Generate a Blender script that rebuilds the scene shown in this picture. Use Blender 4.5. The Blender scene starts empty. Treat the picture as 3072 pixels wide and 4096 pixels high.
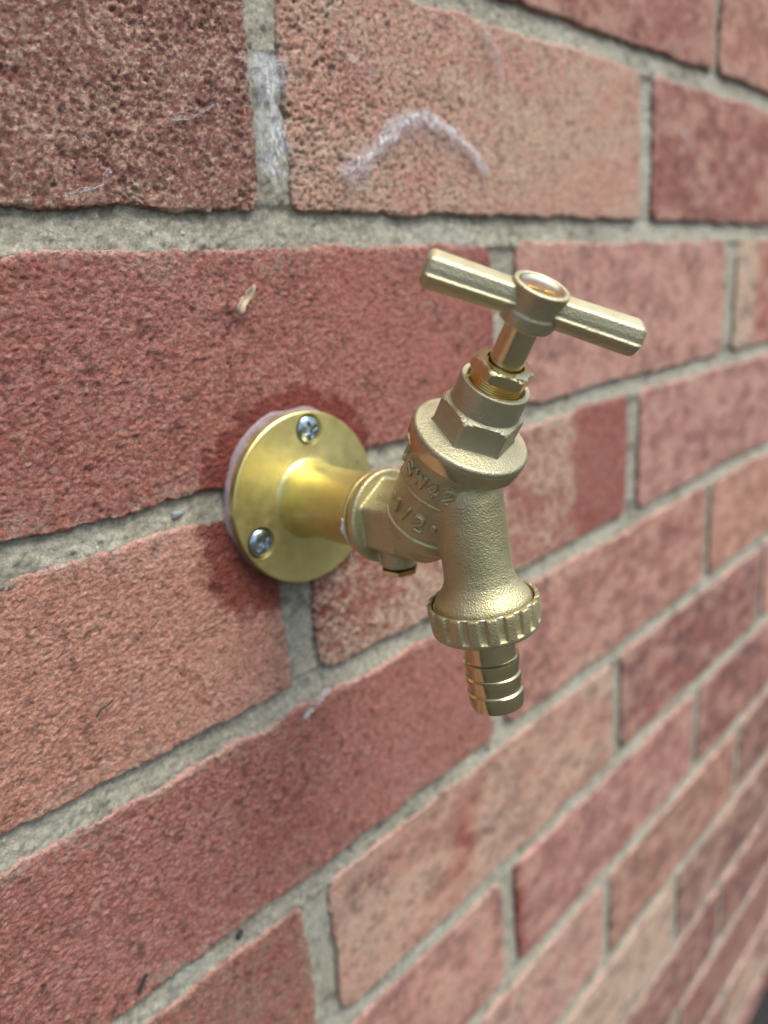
import bpy, bmesh, math, random
import numpy as np
from mathutils import Vector, Matrix
MM = 0.001
D = bpy.data
SC = bpy.context.scene
COL = SC.collection
random.seed(4); np.random.seed(4)

# ------------------------------------------------------------------ camera
cam_d = D.cameras.new('camera'); cam = D.objects.new('camera', cam_d); COL.objects.link(cam); SC.camera = cam
YAW, PITCH, ROLL = math.radians(42.165), math.radians(-16.595), math.radians(-5.0826)
CP = Vector((-131.14, -179.51, -23.376)) * MM
_f = Vector((math.sin(YAW)*math.cos(PITCH), math.cos(YAW)*math.cos(PITCH), math.sin(PITCH)))
_r = Vector((math.cos(YAW), -math.sin(YAW), 0)); _u = _r.cross(_f)
_r2 = _r*math.cos(ROLL) + _u*math.sin(ROLL); _u2 = -_r*math.sin(ROLL) + _u*math.cos(ROLL)
cam.matrix_world = Matrix(((_r2.x, _u2.x, -_f.x, CP.x), (_r2.y, _u2.y, -_f.y, CP.y), (_r2.z, _u2.z, -_f.z, CP.z), (0, 0, 0, 1)))
cam_d.sensor_fit = 'HORIZONTAL'; cam_d.sensor_width = 36
cam_d.lens = 36*2788.24/3072
cam_d.clip_start = 0.005; cam_d.clip_end = 200
cam_d.dof.use_dof = True; cam_d.dof.focus_distance = 0.168; cam_d.dof.aperture_fstop = 9.5

# ------------------------------------------------------------------ light
SUN_EL, SUN_AZ = math.radians(62), math.radians(160)     # azimuth measured clockwise from +Y
w = D.worlds.new('World'); SC.world = w; w.use_nodes = True
nt = w.node_tree; nt.nodes.clear()
sky = nt.nodes.new('ShaderNodeTexSky'); sky.sky_type = 'NISHITA'; sky.sun_disc = False
sky.sun_elevation = SUN_EL; sky.sun_rotation = SUN_AZ
sky.dust_density = 4.0; sky.ozone_density = 1.0; sky.air_density = 1.0
bg = nt.nodes.new('ShaderNodeBackground'); bg.inputs[1].default_value = 0.11
out = nt.nodes.new('ShaderNodeOutputWorld')
nt.links.new(sky.outputs[0], bg.inputs[0]); nt.links.new(bg.outputs[0], out.inputs[0])
sl = D.lights.new('sun', 'SUN'); sun = D.objects.new('sun', sl); COL.objects.link(sun)
sl.energy = 1.5; sl.angle = math.radians(32); sl.color = (1.0, 0.975, 0.93)
sd = Vector((math.sin(SUN_AZ)*math.cos(SUN_EL), math.cos(SUN_AZ)*math.cos(SUN_EL), math.sin(SUN_EL)))
sun.rotation_euler = sd.to_track_quat('Z', 'Y').to_euler(); sun.location = (-1, -2, 3)
SC.view_settings.view_transform = 'Standard'; SC.view_settings.look = 'None'
SC.view_settings.exposure = 0.95; SC.view_settings.gamma = 1; SC.view_settings.use_curve_mapping = False

# ------------------------------------------------------------------ helpers
def lin(r, g, b):
    f = lambda c: ((c/255+0.055)/1.055)**2.4 if c/255 > 0.04045 else c/255/12.92
    return np.array([f(r), f(g), f(b)])

def make_mesh(name, V, F, mat=None, parent=None, mat_idx=None, smooth=True, sharp=None, colors=None):
    me = D.meshes.new(name)
    V = np.asarray(V, dtype=np.float64); 
    if isinstance(F, np.ndarray):
        n = F.shape[0]; k = F.shape[1]
        me.vertices.add(len(V)); me.vertices.foreach_set('co', V.ravel())
        me.loops.add(n*k); me.loops.foreach_set('vertex_index', F.ravel().astype(np.int32))
        me.polygons.add(n); me.polygons.foreach_set('loop_start', np.arange(0, n*k, k, dtype=np.int32))
        me.update(calc_edges=True)
    else:
        me.from_pydata([tuple(v) for v in V], [], F); me.update()
    if smooth: me.polygons.foreach_set('use_smooth', np.ones(len(me.polygons), dtype=bool))
    if sharp: me.set_sharp_from_angle(angle=math.radians(sharp))
    if colors is not None:
        a = me.attributes.new('Tint', 'FLOAT_COLOR', 'POINT')
        c4 = np.ones((len(V), 4), dtype=np.float32); c4[:, :colors.shape[1]] = colors
        a.data.foreach_set('color', c4.ravel())
    me.validate()
    o = D.objects.new(name, me); COL.objects.link(o)
    for m in (mat if isinstance(mat, (list, tuple)) else [mat]):
        if m: me.materials.append(m)
    if parent: o.parent = parent
    return o

def tag(o, label=None, cat=None, group=None, kind=None):
    if label: o['label'] = label
    if cat: o['category'] = cat
    if group: o['group'] = group
    if kind: o['kind'] = kind
    return o

def frame(ax):
    ax = np.array(ax, float); ax /= np.linalg.norm(ax)
    e1 = np.array([1., 0, 0]); e1 -= ax*(e1@ax); e1 /= np.linalg.norm(e1); e2 = np.cross(ax, e1)
    return ax, e1, e2

def radial(C, fr, prof, n=96, cap=(True, True)):
    """surface of revolution-like shape. prof: list of (s, r or function(theta)->r)."""
    ax, e1, e2 = fr; C = np.array(C, float)
    th = np.linspace(0, 2*np.pi, n, endpoint=False); V = []
    for s, r in prof:
        rr = r(th) if callable(r) else np.full(n, r)
        V.append(C + ax*s + rr[:, None]*(np.cos(th)[:, None]*e1 + np.sin(th)[:, None]*e2))
    m = len(prof); V = np.concatenate(V)
    F = []
    i = np.arange(n); j = (i+1) % n
    for k in range(m-1):
        F.append(np.stack([k*n+i, k*n+j, (k+1)*n+j, (k+1)*n+i], 1))
    F = [tuple(int(x) for x in q) for q in np.concatenate(F)]
    if cap[0]: F.append(tuple(range(n-1, -1, -1)))
    if cap[1]: F.append(tuple(range((m-1)*n, m*n)))
    return V, F

def join(parts):
    V = []; F = []; o = 0
    for v, f in parts:
        V.append(np.asarray(v)); F += [tuple(int(x)+o for x in q) for q in f]; o += len(v)
    return np.concatenate(V), F

def hexr(apothem, phase_deg, p=60, cone=None):
    """radius function of a hexagon with slightly rounded corners; phase = angle of one corner"""
    def f(th):
        a = np.zeros_like(th)
        for k in range(6):
            c = np.cos(th - math.radians(phase_deg+30+60*k)); a += np.clip(c/apothem, 0, None)**p
        r = a**(-1/p)
        return np.minimum(r, cone) if cone is not None else r
    return f

def arc(s0, r0, s1, r1, n=5, bulge='out'):
    """quarter-ellipse samples from (s0,r0) to (s1,r1)."""
    o = []
    for i in range(n+1):
        t = math.pi/2*i/n
        if bulge == 'sr': o.append((s0+(s1-s0)*math.sin(t), r0+(r1-r0)*(1-math.cos(t))))
        else: o.append((s0+(s1-s0)*(1-math.cos(t)), r0+(r1-r0)*math.sin(t)))
    return o

def tube(pts, r, n=8, closed=False):
    """tube along a polyline with rounded ends"""
    pts = np.array(pts, float); m = len(pts)
    if np.isscalar(r): r = np.full(m, float(r))
    r = np.array(r, float)
    d = np.gradient(pts, axis=0); d /= np.linalg.norm(d, axis=1)[:, None]+1e-12
    # rounded ends
    P = []; Rr = []; Dd = []
    for k in (0.15, 0.6, 0.9): P.append(pts[0]-d[0]*r[0]*math.sqrt(1-k*k)); Rr.append(r[0]*k); Dd.append(d[0])
    for i in range(m): P.append(pts[i]); Rr.append(r[i]); Dd.append(d[i])
    for k in (0.9, 0.6, 0.15): P.append(pts[-1]+d[-1]*r[-1]*math.sqrt(1-k*k)); Rr.append(r[-1]*k); Dd.append(d[-1])
    up = np.array([0.31, 0.12, 0.94]); V = []
    th = np.linspace(0, 2*np.pi, n, endpoint=False)
    a = np.cross(Dd[0], up); a /= np.linalg.norm(a)
    for p, q, dd in zip(P, Rr, Dd):
        a = a - dd*(a@dd); a /= np.linalg.norm(a)+1e-12; b = np.cross(dd, a)
        V.append(p + q*(np.cos(th)[:, None]*a + np.sin(th)[:, None]*b))
    M_ = len(P); V = np.concatenate(V); F = []
    for k in range(M_-1):
        for i in range(n):
            j = (i+1) % n; F.append((k*n+i, k*n+j, (k+1)*n+j, (k+1)*n+i))
    F.append(tuple(range(n-1, -1, -1))); F.append(tuple(range((M_-1)*n, M_*n)))
    return V, F

def apply_mods(o):
    dg = bpy.context.evaluated_depsgraph_get(); dg.update()
    me = D.meshes.new_from_object(o.evaluated_get(dg), depsgraph=dg)
    old = o.data; o.modifiers.clear(); o.data = me; me.name = o.name
    D.meshes.remove(old)

def voxel(o, size, smooth=0, fac=0.5):
    m = o.modifiers.new('r', 'REMESH'); m.mode = 'VOXEL'; m.voxel_size = size*MM; m.adaptivity = 0; m.use_smooth_shade = True
    if smooth:
        s = o.modifiers.new('s', 'SMOOTH'); s.iterations = smooth; s.factor = fac
    apply_mods(o)
    o.data.polygons.foreach_set('use_smooth', np.ones(len(o.data.polygons), dtype=bool))

# ---- numpy noise
def _hash(ix, iy, seed):
    h = (ix.astype(np.int64)*374761393 + iy.astype(np.int64)*668265263 + seed*1442695041) & 0xffffffff
    h = ((h ^ (h >> 13))*1274126177) & 0xffffffff
    return ((h ^ (h >> 16)) & 0xffffff)/float(0xffffff)
def vnoise(x, y, seed=0):
    ix = np.floor(x); iy = np.floor(y); fx = x-ix; fy = y-iy
    u = fx*fx*fx*(fx*(fx*6-15)+10); v = fy*fy*fy*(fy*(fy*6-15)+10)
    a = _hash(ix, iy, seed); b = _hash(ix+1, iy, seed); c = _hash(ix, iy+1, seed); d = _hash(ix+1, iy+1, seed)
    return (a*(1-u)+b*u)*(1-v) + (c*(1-u)+d*u)*v
def fbm(x, y, seed=0, oct=4, gain=0.5):
    s = 0; a = 1; t = 0
    for k in range(oct):
        c, sn = math.cos(0.6*k), math.sin(0.6*k)
        s = s + a*vnoise((x*c-y*sn)*2**k+17.3*k, (x*sn+y*c)*2**k+9.1*k, seed+k*7); t += a; a *= gain
    return s/t
def worley(x, y, seed=0):
    ix = np.floor(x); iy = np.floor(y); best = np.full(x.shape, 9.); b2 = best.copy(); idv = np.zeros(x.shape)
    for dx in (-1, 0, 1):
        for dy in (-1, 0, 1):
            cx = ix+dx; cy = iy+dy
            px = cx+_hash(cx, cy, seed); py = cy+_hash(cx, cy, seed+11)
            d = np.hypot(x-px, y-py); v = _hash(cx, cy, seed+23)
            nb = d < best
            b2 = np.where(nb, best, np.minimum(b2, d)); idv = np.where(nb, v, idv); best = np.where(nb, d, best)
    return best, b2, idv

# ------------------------------------------------------------------ materials
class N:
    def __init__(s, name):
        s.m = D.materials.new(name); s.m.use_nodes = True; s.t = s.m.node_tree
        s.b = s.t.nodes['Principled BSDF']
    def n(s, typ, **kw):
        x = s.t.nodes.new(typ)
        for k, v in kw.items():
            if k.startswith('i_'):
                key = k[2:]; key = int(key) if key.isdigit() else key.replace('_', ' ')
                x.inputs[key].default_value = v
            else: setattr(x, k, v)
        return x
    def l(s, a, b): s.t.links.new(a, b)
    def coord(s): return s.n('ShaderNodeTexCoord').outputs['Object']
    def noise(s, scale, detail=3, rough=0.55, src=None, dist=0.0):
        x = s.n('ShaderNodeTexNoise', i_Scale=scale, i_Detail=detail, i_Roughness=rough, i_Distortion=dist)
        s.l(src or s.coord(), x.inputs['Vector']); return x.outputs['Fac']
    def ramp(s, src, stops):
        r = s.n('ShaderNodeValToRGB'); e = r.color_ramp.elements
        while len(e) < len(stops): e.new(0.5)
        for el, (p, c) in zip(e, stops):
            el.position = p; el.color = (*c, 1) if len(c) == 3 else c
        s.l(src, r.inputs[0]); return r.outputs[0]
    def mix(s, fac, a, b, mode='MIX'):
        x = s.n('ShaderNodeMix', data_type='RGBA', blend_type=mode)
        for sock, v in ((x.inputs[0], fac), (x.inputs[6], a), (x.inputs[7], b)):
            if hasattr(v, 'links'): s.l(v, sock)
            else: sock.default_value = v if not isinstance(v, (tuple, list)) else (*v, 1)
        return x.outputs[2]
    def math(s, op, a, b=0.0):
        x = s.n('ShaderNodeMath', operation=op)
        for i, v in enumerate((a, b)):
            if hasattr(v, 'links'): s.l(v, x.inputs[i])
            else: x.inputs[i].default_value = v
        return x.outputs[0]
    def bump(s, h, dist, strength=1.0, prev=None):
        x = s.n('ShaderNodeBump', i_Strength=strength, i_Distance=dist)
        s.l(h, x.inputs['Height'])
        if prev: s.l(prev, x.inputs['Normal'])
        s.l(x.outputs[0], s.b.inputs['Normal']); return x.outputs[0]
    def set(s, **kw):
        for k, v in kw.items():
            sock = s.b.inputs[k.replace('_', ' ')]
            if hasattr(v, 'links'): s.l(v, sock)
            else: sock.default_value = (*v, 1) if isinstance(v, tuple) and len(v) == 3 else v
        return s

def brass(name, c1, c2, r0, r1, grain=None, grain_d=0.00006, scratch=False, spots=0.0):
    k = N(name)
    col = k.mix(k.noise(180, 4, 0.6), c1, c2)
    if spots:
        sp = k.ramp(k.noise(420, 5, 0.7), [(0.66, (0, 0, 0)), (0.74, (1, 1, 1))])
        col = k.mix(k.math('MULTIPLY', sp, spots), col, (0.10, 0.075, 0.03))
    big = k.ramp(k.noise(55, 5, 0.7), [(0.45, (0, 0, 0)), (0.70, (1, 1, 1))])
    col = k.mix(k.math('MULTIPLY', big, 0.45), col, tuple(x*y_ for x, y_ in zip(c2, (.70, .62, .50))))
    k.set(Base_Color=col, Metallic=1.0)
    rn = k.noise(260, 4, 0.6); mr = k.n('ShaderNodeMapRange'); mr.inputs[3].default_value = r0; mr.inputs[4].default_value = r1
    mr.inputs[1].default_value = 0.3; mr.inputs[2].default_value = 0.7
    k.l(rn, mr.inputs[0]); k.l(mr.outputs[0], k.b.inputs['Roughness'])
    prev = None
    if grain:
        v = k.n('ShaderNodeTexVoronoi', i_Scale=grain, feature='SMOOTH_F1'); k.l(k.coord(), v.inputs['Vector'])
        h = k.math('ADD', v.outputs['Distance'], k.noise(grain*0.7, 3, 0.6))
        prev = k.bump(h, grain_d, 1.0)
    if scratch:
        mp = k.n('ShaderNodeMapping'); mp.inputs['Scale'].default_value = (1, 12, 1); k.l(k.coord(), mp.inputs[0])
        prev = k.bump(k.noise(300, 5, 0.7, src=mp.outputs[0]), 0.00003, 0.6, prev)
    return k.m

BC1, BC2 = (0.61, 0.575, 0.355), (0.50, 0.465, 0.27)
M_cast = brass('cast_brass', BC1, BC2, 0.50, 0.60, grain=2500, grain_d=0.00014)
M_castfine = brass('fine_cast_brass', (0.60, 0.575, 0.395), (0.50, 0.475, 0.31), 0.48, 0.56, grain=2600, grain_d=0.00010)
M_mach = brass('machined_brass', (0.77, 0.69, 0.41), (0.69, 0.61, 0.34), 0.16, 0.25)
M_tail = brass('turned_brass', (0.75, 0.68, 0.40), (0.66, 0.59, 0.33), 0.16, 0.26)
M_gold = brass('threaded_gold_brass', (0.85, 0.58, 0.16), (0.75, 0.48, 0.12), 0.18, 0.28)
M_plate = brass('yellow_brass', (0.80, 0.73, 0.33), (0.72, 0.63, 0.25), 0.36, 0.50, scratch=True, spots=0.6)
M_steel = brass('zinc_steel', (0.44, 0.53, 0.58), (0.34, 0.42, 0.47), 0.12, 0.24)
M_disc = brass('pale_polished_brass', (0.93, 0.87, 0.62), (0.86, 0.79, 0.52), 0.18, 0.26)
k = N('glint_metal'); k.set(Base_Color=(0.93, 0.92, 0.86), Metallic=0.6, Roughness=0.4); M_glint = k.m
k = N('black_rubber'); k.set(Base_Color=(0.012, 0.012, 0.015), Roughness=0.5); M_rubber = k.m
k = N('white_thread_tape'); k.set(Base_Color=k.mix(k.noise(900), (0.75, 0.78, 0.80), (0.62, 0.66, 0.70)), Roughness=0.45); M_tape = k.m
k = N('clear_silicone'); k.set(Base_Color=k.mix(k.noise(220, 4), (0.58, 0.50, 0.54), (0.36, 0.27, 0.30)), Roughness=0.28, Alpha=0.48)
k.bump(k.noise(700, 3), 0.0004); M_sil = k.m
k = N('spider_silk'); k.set(Base_Color=(0.80, 0.83, 0.88), Roughness=0.6, Alpha=0.5); M_silk = k.m
k = N('spider_silk_felt')
a_ = k.n('ShaderNodeAttribute', attribute_name='Tint')
mpf = k.n('ShaderNodeMapping'); mpf.inputs['Scale'].default_value = (1, 1, 0.35); mpf.inputs['Rotation'].default_value = (0, 0.5, 0); k.l(k.coord(), mpf.inputs[0])
nz = k.ramp(k.noise(520, 6, 0.78, src=mpf.outputs[0], dist=1.5), [(0.44, (0, 0, 0)), (0.60, (1, 1, 1))])
k.set(Base_Color=(0.74, 0.79, 0.84), Roughness=0.7, Alpha=k.math('MULTIPLY', k.math('MULTIPLY', a_.outputs['Fac'], 0.8), nz)); M_felt = k.m
k = N('dry_leaf'); k.set(Base_Color=k.mix(k.noise(600), (0.62, 0.50, 0.36), (0.36, 0.25, 0.16)), Roughness=0.7); M_leaf = k.m
k = N('dark_debris'); k.set(Base_Color=(0.03, 0.028, 0.03), Roughness=0.7); M_dark = k.m
k = N('grey_pebble'); k.set(Base_Color=k.mix(k.noise(700), (0.33, 0.34, 0.33), (0.22, 0.23, 0.23)), Roughness=0.5); M_peb = k.m

# brick: colour comes per brick from the Tint attribute, fine grain from noise
k = N('red_brick')
at = k.n('ShaderNodeAttribute', attribute_name='Tint')
g1 = k.ramp(k.noise(900, 6, 0.72), [(0.30, (0.62, 0.58, 0.58)), (0.5, (1, 1, 1)), (0.72, (1.28, 1.30, 1.30))])
g2 = k.ramp(k.noise(2600, 3, 0.7), [(0.28, (0.60, 0.55, 0.55)), (0.48, (1, 1, 1)), (0.75, (1.22, 1.25, 1.28))])
colr = k.mix(1.0, at.outputs['Color'], g1, 'MULTIPLY'); colr = k.mix(0.85, colr, g2, 'MULTIPLY')
# wet sealant stain: alpha of Tint < 1
wet = k.math('SUBTRACT', 1.0, at.outputs['Alpha'])
k.set(Base_Color=colr, Roughness=k.math('SUBTRACT', 0.9, k.math('MULTIPLY', wet, 0.52)), Specular_IOR_Level=0.4)
vv = k.n('ShaderNodeTexVoronoi', i_Scale=1150, feature='SMOOTH_F1'); k.l(k.coord(), vv.inputs['Vector'])
pb = k.bump(k.noise(1500, 6, 0.78), 0.0009, 1.0)
k.bump(vv.outputs['Distance'], 0.0004, 0.8, pb)
M_brick = k.m
k = N('sand_mortar')
at = k.n('ShaderNodeAttribute', attribute_name='Tint')
g1 = k.ramp(k.noise(1500, 6, 0.75), [(0.28, (0.60, 0.60, 0.58)), (0.5, (1, 1, 1)), (0.75, (1.30, 1.28, 1.25))])
vz = k.n('ShaderNodeTexVoronoi', i_Scale=1100); k.l(k.coord(), vz.inputs['Vector'])
g3 = k.mix(k.ramp(vz.outputs['Distance'], [(0.10, (1, 1, 1)), (0.24, (0, 0, 0))]), (1, 1, 1), vz.outputs['Color'])
g3 = k.mix(0.28, (1, 1, 1), g3)
colr = k.mix(1.0, at.outputs['Color'], g1, 'MULTIPLY'); colr = k.mix(1.0, colr, g3, 'MULTIPLY')
k.set(Base_Color=colr, Roughness=0.92)
pb = k.bump(k.noise(1600, 5, 0.75), 0.0008, 0.9)
M_mortar = k.m
k = N('dark_paving'); sx = k.n('ShaderNodeSeparateXYZ'); k.l(k.coord(), sx.inputs[0])
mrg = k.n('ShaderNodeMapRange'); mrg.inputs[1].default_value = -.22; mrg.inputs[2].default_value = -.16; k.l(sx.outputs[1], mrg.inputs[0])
k.set(Base_Color=k.mix(mrg.outputs[0], k.mix(k.noise(14, 5, 0.6), (0.03, 0.032, 0.03), (0.06, 0.06, 0.054)), (0.012, 0.013, 0.011)), Roughness=0.75)  # paving goes near-black in a band along the foot of the wall
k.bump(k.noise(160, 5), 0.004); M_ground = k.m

# ------------------------------------------------------------------ ground and wall
GZ = -790*MM
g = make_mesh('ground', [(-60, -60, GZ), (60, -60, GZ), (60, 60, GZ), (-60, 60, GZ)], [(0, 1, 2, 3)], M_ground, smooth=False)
tag(g, kind='structure')

wall = D.objects.new('brick_wall', None); COL.objects.link(wall)
tag(wall, 'weathered red and salmon brick wall with sandy grey mortar joints behind the brass tap', 'wall')

CX, CZ = -3.8, -80.8      # tap centre on the wall (mm)
def stain(x, z):
    """extent of the old sealant smear round the plate: 1 inside, 0 outside"""
    th = np.arctan2(z-CZ, x-CX); r = np.hypot(x-CX, z-CZ)
    deg = np.degrees(th) % 360
    tab_a = [0, 20, 50, 80, 110, 140, 165, 185, 200, 215, 235, 255, 275, 300, 330, 360]
    tab_r = [30, 33, 34, 33.5, 34, 36, 37.5, 36, 40, 43, 41, 34, 29, 26, 27, 30]
    R_ = np.interp(deg, tab_a, tab_r) + 3.6*(fbm(x*0.28, z*0.28, 91)-0.5)*2 + 1.8*(fbm(x*1.2, z*1.2, 95)-0.5)*2
    soft = np.interp(deg, [0, 90, 160, 215, 280, 360], [2.0, 2.2, 3.0, 4.0, 3.0, 2.0])
    a = np.clip((R_+2.0-r)/(soft*1.1), 0, 1)
    return np.clip(a*(.50+.95*fbm(x*.5, z*.5, 97, 4, .7)), 0, 1)

P1 = dict(maroon=lin(134, 86, 77), red=lin(160, 99, 86), salmon=lin(198, 148, 129), tan=lin(198, 170, 147), pink=lin(192, 141, 130),
          orange=lin(188, 134, 113), plum=lin(132, 92, 90), rose=lin(168, 112, 102), buff=lin(200, 178, 154), brown=lin(152, 117, 100))

# hand-set bricks: (row, left, right, base, second, amount, roughness kind)
HAND = {
 0: [(-215, -5.2, 'maroon', 'tan', .16, 'coarse'), (6.2, 219, 'salmon', 'tan', .45, 'pitted'), (231.5, 450, 'red', 'rose', .5, 'plain')],
 1: [(-145, 70, 'red', 'salmon', .4, 'plain'), (80, 296.5, 'red', 'rose', .55, 'plain'), (304.5, 520, 'salmon', 'red', .45, 'plain')],
 -1: [(-125, 100, 'red', 'rose', .45, 'grain'), (117, 327, 'pink', 'salmon', .5, 'plain'), (345, 447, 'buff', 'tan', .3, 'plain')],
 -2: [(-232, -16.6, 'orange', 'salmon', .5, 'ridge'), (-4.0, 209.5, 'tan', 'red', .34, 'pitted'), (223.5, 435, 'pink', 'rose', .45, 'plain')],
 -3: [(-135, 87.5, 'rose', 'red', .5, 'grain'), (98, 315, 'rose', 'salmon', .4, 'plain'), (325, 540, 'orange', 'salmon', .4, 'plain')],
 -4: [(-240, -25.5, 'brown', 'red', .5, 'grain'), (-14.2, 197.5, 'salmon', 'tan', .5, 'plain'), (208, 425, 'red', 'plum', .4, 'plain')],
 -5: [(-130, 89, 'salmon', 'pink', .5, 'plain'), (100.5, 311, 'rose', 'pink', .5, 'plain'), (321, 535, 'red', 'plum', .4, 'plain')],
 -6: [(-246, -28, 'salmon', 'red', .4, 'plain'), (-17, 187, 'pink', 'tan', .45, 'plain'), (197, 400, 'orange', 'brown', .5, 'plain'), (409, 625, 'plum', 'maroon', .5, 'plain')],
 -7: [(70, 291, 'buff', 'tan', .5, 'plain'), (301, 516, 'brown', 'plum', .5, 'plain')],
 -8: [(-62, 160, 'pink', 'tan', .5, 'plain'), (170, 383, 'plum', 'maroon', .5, 'plain'), (393, 610, 'maroon', 'plum', .4, 'plain')],
}
def rows():
    rng = random.Random(11); keys = list(P1)
    for k_ in range(-11, 10):
        hs = list(HAND.get(k_, []))
        if hs:
            x = hs[0][0]-10
            while x > -700: hs.insert(0, (x-215, x, rng.choice(keys), rng.choice(keys), .4, 'far')); x -= 225
            x = hs[-1][1]+10
            while x < 1250: hs.append((x, x+215, rng.choice(keys), rng.choice(keys), .4, 'far')); x += 225
        else:
            x = -700 + (112.5 if k_ % 2 else 0) + rng.uniform(-6, 6)
            while x < 1250: hs.append((x, x+215, rng.choice(keys[:7] if k_ > -9 else ['maroon', 'plum']), rng.choice(keys), .4, 'far')); x += 225
        for h in hs: yield k_, h

def brick_lines(a, b, step):
    e = np.array([0, .15, .35, .65, 1.0, 1.5, 2.1])
    n = max(4, int((b-a-4.2)/step)); mid = np.linspace(a+2.1, b-2.1, n+1)
    return np.concatenate([a+e[:-1], mid, b-e[:-1][::-1]])

BV = []; BF = []; BCc = []; off = 0
for bi, (row, (x0, x1, ca, cb, amt, kind)) in enumerate(rows()):
    z0 = 75*row+5.2; z1 = 75*row+70.2
    if row == 0 and x0 < -100: z0 -= 0.2
    if row == -3: z0 -= 1.0; z1 += 0.8
    if row == -1: z0 -= 1.2; z1 += 0.0
    near = kind in ('coarse', 'grain', 'ridge', 'pitted')
    cx, cz = (x0+x1)/2, (z0+z1)/2
    dist = math.hypot(max(0, abs(cx-60)-110), max(0, abs(cz+60)-60))
    step = 0.5 if near else (1.0 if kind == 'plain' and row > -5 else (1.6 if kind == 'plain' else 6.0))
    if kind == 'coarse': pass
    xl = brick_lines(x0, x1, step)
    if x0 < -150 and near:      # off to the left of the view: no need for fine relief there
        xl = np.concatenate([brick_lines(x0, -138, 4.0)[:-6], np.arange(-140+.5, x1-2.2, step), x1-np.array([2.1, 1.5, 1.0, .65, .35, .15, 0])])
    zl = brick_lines(z0, z1, step)
    X, Z = np.meshgrid(xl, zl); U, W_ = X.copy(), Z.copy()
    # edge distance before corner rounding
    de = np.minimum(np.minimum(X-x0, x1-X), np.minimum(Z-z0, z1-Z))
    rc = 3.0 + 2.5*_hash(np.array([bi]), np.array([3]), 5)[0]
    if kind == 'plain': rc += 1.5
    for sx, ex in ((1, x0+rc), (-1, x1-rc)):
        for sz, ez in ((1, z0+rc), (-1, z1-rc)):
            qx = (ex-X)*sx; qz = (ez-Z)*sz; m = (qx > 0) & (qz > 0)
            li = np.maximum(qx, qz); l2 = np.hypot(qx, qz)+1e-9; kf = np.where(m, li/l2, 1)
            U = np.where(m, ex-qx*kf*sx, U); W_ = np.where(m, ez-qz*kf*sz, W_)
    # ragged outline
    wob = np.exp(-de/5.0)
    nx = (np.abs(U-cx) > (x1-x0)/2-rc-2)*np.sign(U-cx); nz = (np.abs(W_-cz) > (z1-z0)/2-rc-2)*np.sign(W_-cz)
    rag = (fbm(U*0.06+bi*3.1, W_*0.06, bi, 2)-.5)*2.6 + (fbm(U*0.3+bi, W_*0.3, bi+40, 3)-.5)*1.9
    if kind in ('coarse', 'grain'): rag += (fbm(U*1.1, W_*1.1, bi+80, 2)-.5)*0.9
    U = U+wob*rag*nx; W_ = W_+wob*rag*nz
    if row == 0 and x0 < 10:
        fr_ = np.clip((U-6)/212, 0, 1); U = U+(.055*(1-fr_)-.04*fr_)*(W_-z0)
    # relief
    R0 = 1.15
    d_ = np.clip(de/R0, 0, 1); y = R0*(1-np.sqrt(1-(1-d_)**2))*0.9
    y = y + (fbm(U*.02, W_*.02, bi+5, 2)-.5)*1.2
    if kind == 'coarse':
        f1, f2, iv = worley(U*.62+fbm(U*.5, W_*.5, 3)*1.5, W_*.72+fbm(U*.5, W_*.5, 9)*1.5, bi)
        g1, g2, jv = worley(U*1.5, W_*1.5, bi+5)
        mask = np.clip((fbm(U*.18, W_*.18, bi+60)-.35)*4, 0.25, 1)
        y = y + mask*(.95*np.clip(f1, 0, 1) - 0.45*iv + 0.45*np.clip(g1, 0, 1)) + (fbm(U*1.3, W_*1.3, bi, 3, .7)-.5)*.8
        hgt = 1-f1
    elif kind == 'pitted':
        f1, f2, iv = worley(U*.55, W_*.55, bi)
        pit = np.clip((0.33-f1)*4, 0, 1)*(iv > .5)
        g1, g2, jv = worley(U*1.4, W_*1.4, bi+5)
        fade = np.clip(1.15-(U-x0)/190, .35, 1.1)
        y = y + fade*(.8*pit + .18*np.clip(g1, 0, 1)) + (fbm(U*1.1, W_*1.1, bi, 4)-.5)*1.0*fade
        hgt = .6-pit
    elif kind == 'ridge':
        y = y + (fbm(U*.9+W_*.3, W_*1.5-U*.35, bi, 4, .78)-.5)*.95 + .30*np.clip(worley(U*1.8, W_*2.0, bi)[0], 0, 1) + (fbm(U*1.9, W_*2.0, bi+9, 2)-.5)*.5
        hgt = 0
    elif kind == 'grain':
        f1, f2, iv = worley(U*.8, W_*1.1, bi)
        y = y + (fbm(U*.9, W_*1.2, bi, 4, .76)-.5)*1.15 + .34*np.clip(f1, 0, 1)*(iv > .35)
        hgt = fbm(U*.5, W_*1.2, bi, 4, .62)
    else:
        y = y + (fbm(U*.8, W_*1.0, bi, 3, .7)-.5)*0.6
        hgt = fbm(U*.5, W_*.7, bi, 3, .6)
    # creases on the middle cobwebbed brick near its left edge
    if row == 0 and ca == 'salmon':
        cr = np.abs(fbm(U*.09, W_*.3, 77, 3)-.5); y = y+np.clip(.03-cr, 0, .03)*38*np.clip(1-(U-6)/45, 0, 1)
    # colour
    A, B = P1[ca], P1[cb]
    n1 = fbm(U*.035+bi*7, W_*.05, bi+31, 4, .6); n2 = fbm(U*.5, W_*.6, bi+57, 4, .7)
    t = np.clip((n1-.5)*2.2+(n2-.5)*3.4+amt, 0, 1)[..., None] if kind != 'coarse' else np.clip((fbm(U*.9, W_*1.0, bi+57, 4, .75)-.5)*3.6+(n1-.5)*.8+.14, 0, 1)[..., None]
    c = A*(1-t)+B*t
    sp = fbm(U*.9, W_*.9, bi+71, 3, .7)
    c = c*(1+(sp-.5)[..., None]*1.0)
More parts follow.
